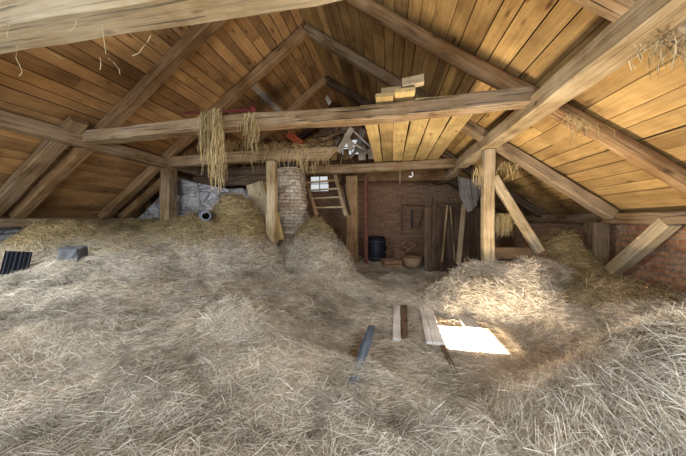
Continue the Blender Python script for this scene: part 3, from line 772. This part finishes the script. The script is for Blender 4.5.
fboard(410, 392, 411, 416, .04, 'blue_board', 'small bluish board edge showing through the hay in front', name='board', z=.1)
# hatch framing
def hatch():
    c = Vector(((HX0+HX1)/2, (HY0+HY1)/2, 0))
    o = empty('trapdoor_frame', c, 'open floor hatch with bright light coming up through it', 'hatch')
    W, D = (HX1-HX0)/2, (HY1-HY0)/2
    for nm, a in (('side_board', (-W-.03, -W, -D-.03, D+.03)), ('side_board', (W, W+.03, -D-.03, D+.03)), ('end_board', (-W, W, -D-.03, -D)), ('end_board', (-W, W, D, D+.03))):
        bm = bmesh.new(); box_bm(bm, a[0], a[1], a[2], a[3], -.25, .03); bm_obj(nm, bm, M['floor_board'], o)
hatch()

# ------------------------------------------------------------------ dark corner junk
def gp(px, py, Y, z=None):
    p = atY(px, py, Y)
    if z is not None: p.z = z
    return p
def zbase(p): return float(h0(np.array([p.x]), np.array([p.y]))[0])
p = gp(376, 250, 8.1); zb = zbase(p)
b = empty('barrel', (p.x, p.y, zb), 'dark barrel standing in the brick recess', 'barrel')
bm_obj('body', lathe_bm([(.001, 0), (.27, 0), (.32, .25), (.33, .4), (.32, .55), (.28, .8), (.25, .8), (.25, .72), (.001, .72)], 22), M['black'], b, True)
for z, r in ((.14, .305), (.66, .31)): bm_obj('hoop', lathe_bm([(r, z-.025), (r+.012, z-.025), (r+.012, z+.025), (r, z+.025)], 22), M['dark_metal'], b)
# overturned chair
p = gp(400, 252, 7.7); zb = zbase(p)
ch = empty('chair', (p.x, p.y, zb+.3), 'old brown wooden chair tipped over in the brick recess', 'chair', rot=(1.0, .5, .6))
bm = bmesh.new(); box_bm(bm, -.2, .2, -.2, .2, -.02, .02); bm_obj('seat', bm, M['chair'], ch)
for x in (-.17, .17):
    beam('leg', (x, -.17, -.02), (x*1.15, -.2, -.45), .04, .04, M['chair'], parent=ch, jit=.002, ch=.005)
    beam('leg', (x, .17, -.02), (x*1.15, .22, -.45), .04, .04, M['chair'], parent=ch, jit=.002, ch=.005)
    beam('back_post', (x, .18, .02), (x, .26, .48), .04, .04, M['chair'], parent=ch, jit=.002, ch=.005)
for z in (.2, .42): beam('back_rail', (-.17, .19+.08*z/.45, z), (.17, .19+.08*z/.45, z), .02, .07, M['chair'], parent=ch, jit=.002, ch=.004)
# basket
p = gp(412, 255, 7.5); zb = zbase(p)
b = empty('basket', (p.x, p.y, zb), 'round brown wicker basket in front of the tipped chair', 'basket')
bm_obj('body', lathe_bm([(.001, 0), (.18, 0), (.25, .1), (.29, .28), (.27, .28), (.22, .1), (.001, .03)], 22), M['wicker'], b, True)
bm_obj('rim', lathe_bm([(.27, .26), (.305, .27), (.305, .3), (.27, .31), (.26, .29)], 22), M['wicker'], b, True)
# plank pile + crate
p = gp(391, 258, 7.4); zb = zbase(p)
b = empty('crate', (p.x, p.y, zb), 'low open wooden crate on the floor of the brick recess', 'crate', rot=(0, 0, .4))
for x in (-.25, .25): bm = bmesh.new(); box_bm(bm, x-.012, x+.012, -.18, .18, 0, .22); bm_obj('end_panel', bm, M['chair'], b)
for y in (-.18, .18): bm = bmesh.new(); box_bm(bm, -.24, .24, y-.01, y+.01, 0, .1); box_bm(bm, -.24, .24, y-.01, y+.01, .12, .22); bm_obj('side_slats', bm, M['chair'], b)
bm = bmesh.new(); box_bm(bm, -.24, .24, -.17, .17, 0, .015); bm_obj('bottom', bm, M['chair'], b)
# thin rusty frame leaning on the wall
a0 = gp(402, 205, 8.9)
fr = empty('iron_frame', a0, 'thin rusty iron frame leaning against the brick end wall', 'frame')
def fp(px, py): return gp(px, py, 8.9)-a0
bm_obj('bar', tube_bm([fp(402, 232), fp(402, 205), fp(434, 206)], .022, 6), M['rust'], fr)
bm_obj('bar', tube_bm([fp(425, 206), fp(418, 229)], .022, 6), M['rust'], fr)
bm_obj('bar', tube_bm([fp(412, 210), fp(412, 228)], .03, 6), M['dark_metal'], fr)
beam('tool_handle', gp(437, 232, 8.4), gp(418, 262, 7.8), .05, .05, M['rafter'], 'slanting brown tool handle in the brick recess', 'handle', rnd=True, jit=.003)
# dark partition of boards
pt = empty('board_partition', (gp(452, 262, 7.1).x, 7.1, 0), 'dark board partition standing left of the right post', 'partition')
for i in range(7):
    x = -.62+.19*i
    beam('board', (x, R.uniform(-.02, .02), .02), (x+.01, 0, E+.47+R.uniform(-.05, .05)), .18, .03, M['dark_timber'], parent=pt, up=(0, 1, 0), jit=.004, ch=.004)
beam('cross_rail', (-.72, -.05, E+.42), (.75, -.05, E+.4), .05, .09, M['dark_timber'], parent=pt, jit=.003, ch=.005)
for (a, b_, w, mm, lab) in (((447, 205), (442, 262), .05, 'timber', 'thin pole leaning on the dark partition, leftmost'),
                        ((450, 206), (455, 262), .04, 'timber', 'thin pole leaning on the dark partition, crossing to the right'),
                        ((464, 204), (458, 264), .11, 'pale_timber', 'pale lath leaning on the dark partition, widest of the sticks'),
                        ((434, 196), (433, 262), .09, 'dark_timber', 'dark pole standing at the left end of the partition')):
    beam('pole', gp(*a, 6.95), gp(*b_, 6.7), w, w*.7, M[mm], lab, 'pole', up=(0, 1, 0), jit=.004, ch=.006)
# sack hanging by the purlin
def sack():
    c = atY(472, 180, 6.0); bm = bmesh.new(); nu, nv = 22, 14; g = []
    for side in (1, -1):
        rows = []
        for j in range(nv+1):
            t = j/nv; half = .27*(1-.12*t)*(1-.55*max(0, t-.55)/.45); row = []
            for i in range(nu+1):
                u = -1+2*i/nu
                fold = .035*math.sin(u*7+t*2)+.02*math.sin(u*15)
                bul = .06*(1-u*u)*(.4+t)*side
                row.append(bm.verts.new((u*half+.07*t-.05, bul+fold*(1-.3*t), -.62*t*(1-.18*u)+.10*abs(u)*(1-t))))
            rows.append(row)
        g.append(rows)
        for j in range(nv):
            for i in range(nu): bm.faces.new((rows[j][i], rows[j][i+1], rows[j+1][i+1], rows[j+1][i]))
    bmesh.ops.remove_doubles(bm, verts=bm.verts, dist=.003); bmesh.ops.recalc_face_normals(bm, faces=bm.faces)
    o = bm_obj('sack', bm, M['cloth'], smooth=True); o.location = c; o.rotation_euler = (0, 0, .1)
    tag(o, 'grey cloth sack hanging under the purlin left of the right post', 'sack')
sack()
# small white insulator on a wire
c = atY(412, 167, 6.45)
w = empty('hanging_hook', c, 'small white hook hanging on a wire from the far cross beam', 'hook')
bm_obj('wire', tube_bm([(0, 0, 0), (0, -.01, -.13)], .006, 5), M['dark_metal'], w)
bm_obj('hook', tube_bm([(0, -.01, -.13), (.02, -.01, -.19), (0, -.01, -.24), (-.05, -.01, -.25), (-.07, -.01, -.22)], .018, 7), M['white'], w)

# ================================================================== LIGHT
def area(name, loc, rot, sx, sy, power, col):
    l = bpy.data.lights.new(name, 'AREA'); l.shape = 'RECTANGLE'; l.size = sx; l.size_y = sy; l.energy = power; l.color = col
    o = bpy.data.objects.new(name, l); COL.objects.link(o); o.location = loc; o.rotation_euler = rot
    o.visible_camera = True
    return o
# daylight rising through the open hatch
area('hatch_daylight', ((HX0+HX1)/2, (HY0+HY1)/2, -.01), (math.pi, 0, 0), HX1-HX0, HY1-HY0, 155, (1, .90, .75))
# daylight through the wide opening of the gable behind the camera
bx = XR-(BACK[0]+BACK[1])/2
area('gable_daylight', (bx, YB+.02, (BACK[2]+BACK[3])/2), (math.pi/2, 0, 0), BACK[1]-BACK[0], BACK[3]-BACK[2], 340, (.66, .81, 1))
# two added fill lamps, out of view under closed roof boards, brighten the hay
th = math.atan(TAN)
for sgn, X, Y, p in ((-1, -5.7, .45, 320), (1, 2.5, -.1, 190)):
    c = Vector((X, Y, roof_z(X)-.06))
    area('hay_fill_lamp', c, (0, sgn*th, 0), 1.4, 1.5, p, (.68, .82, 1))
wd = bpy.data.worlds.new('sky'); S.world = wd; wd.use_nodes = True
bg = wd.node_tree.nodes['Background']; bg.inputs[0].default_value = (.92, .96, 1, 1); bg.inputs[1].default_value = .8
S.view_settings.view_transform = 'Standard'; S.view_settings.look = 'None'; S.view_settings.gamma = 1
S.view_settings.exposure = 0.2
S.cycles.use_denoising = True
S.cycles.max_bounces = 8; S.cycles.diffuse_bounces = 6
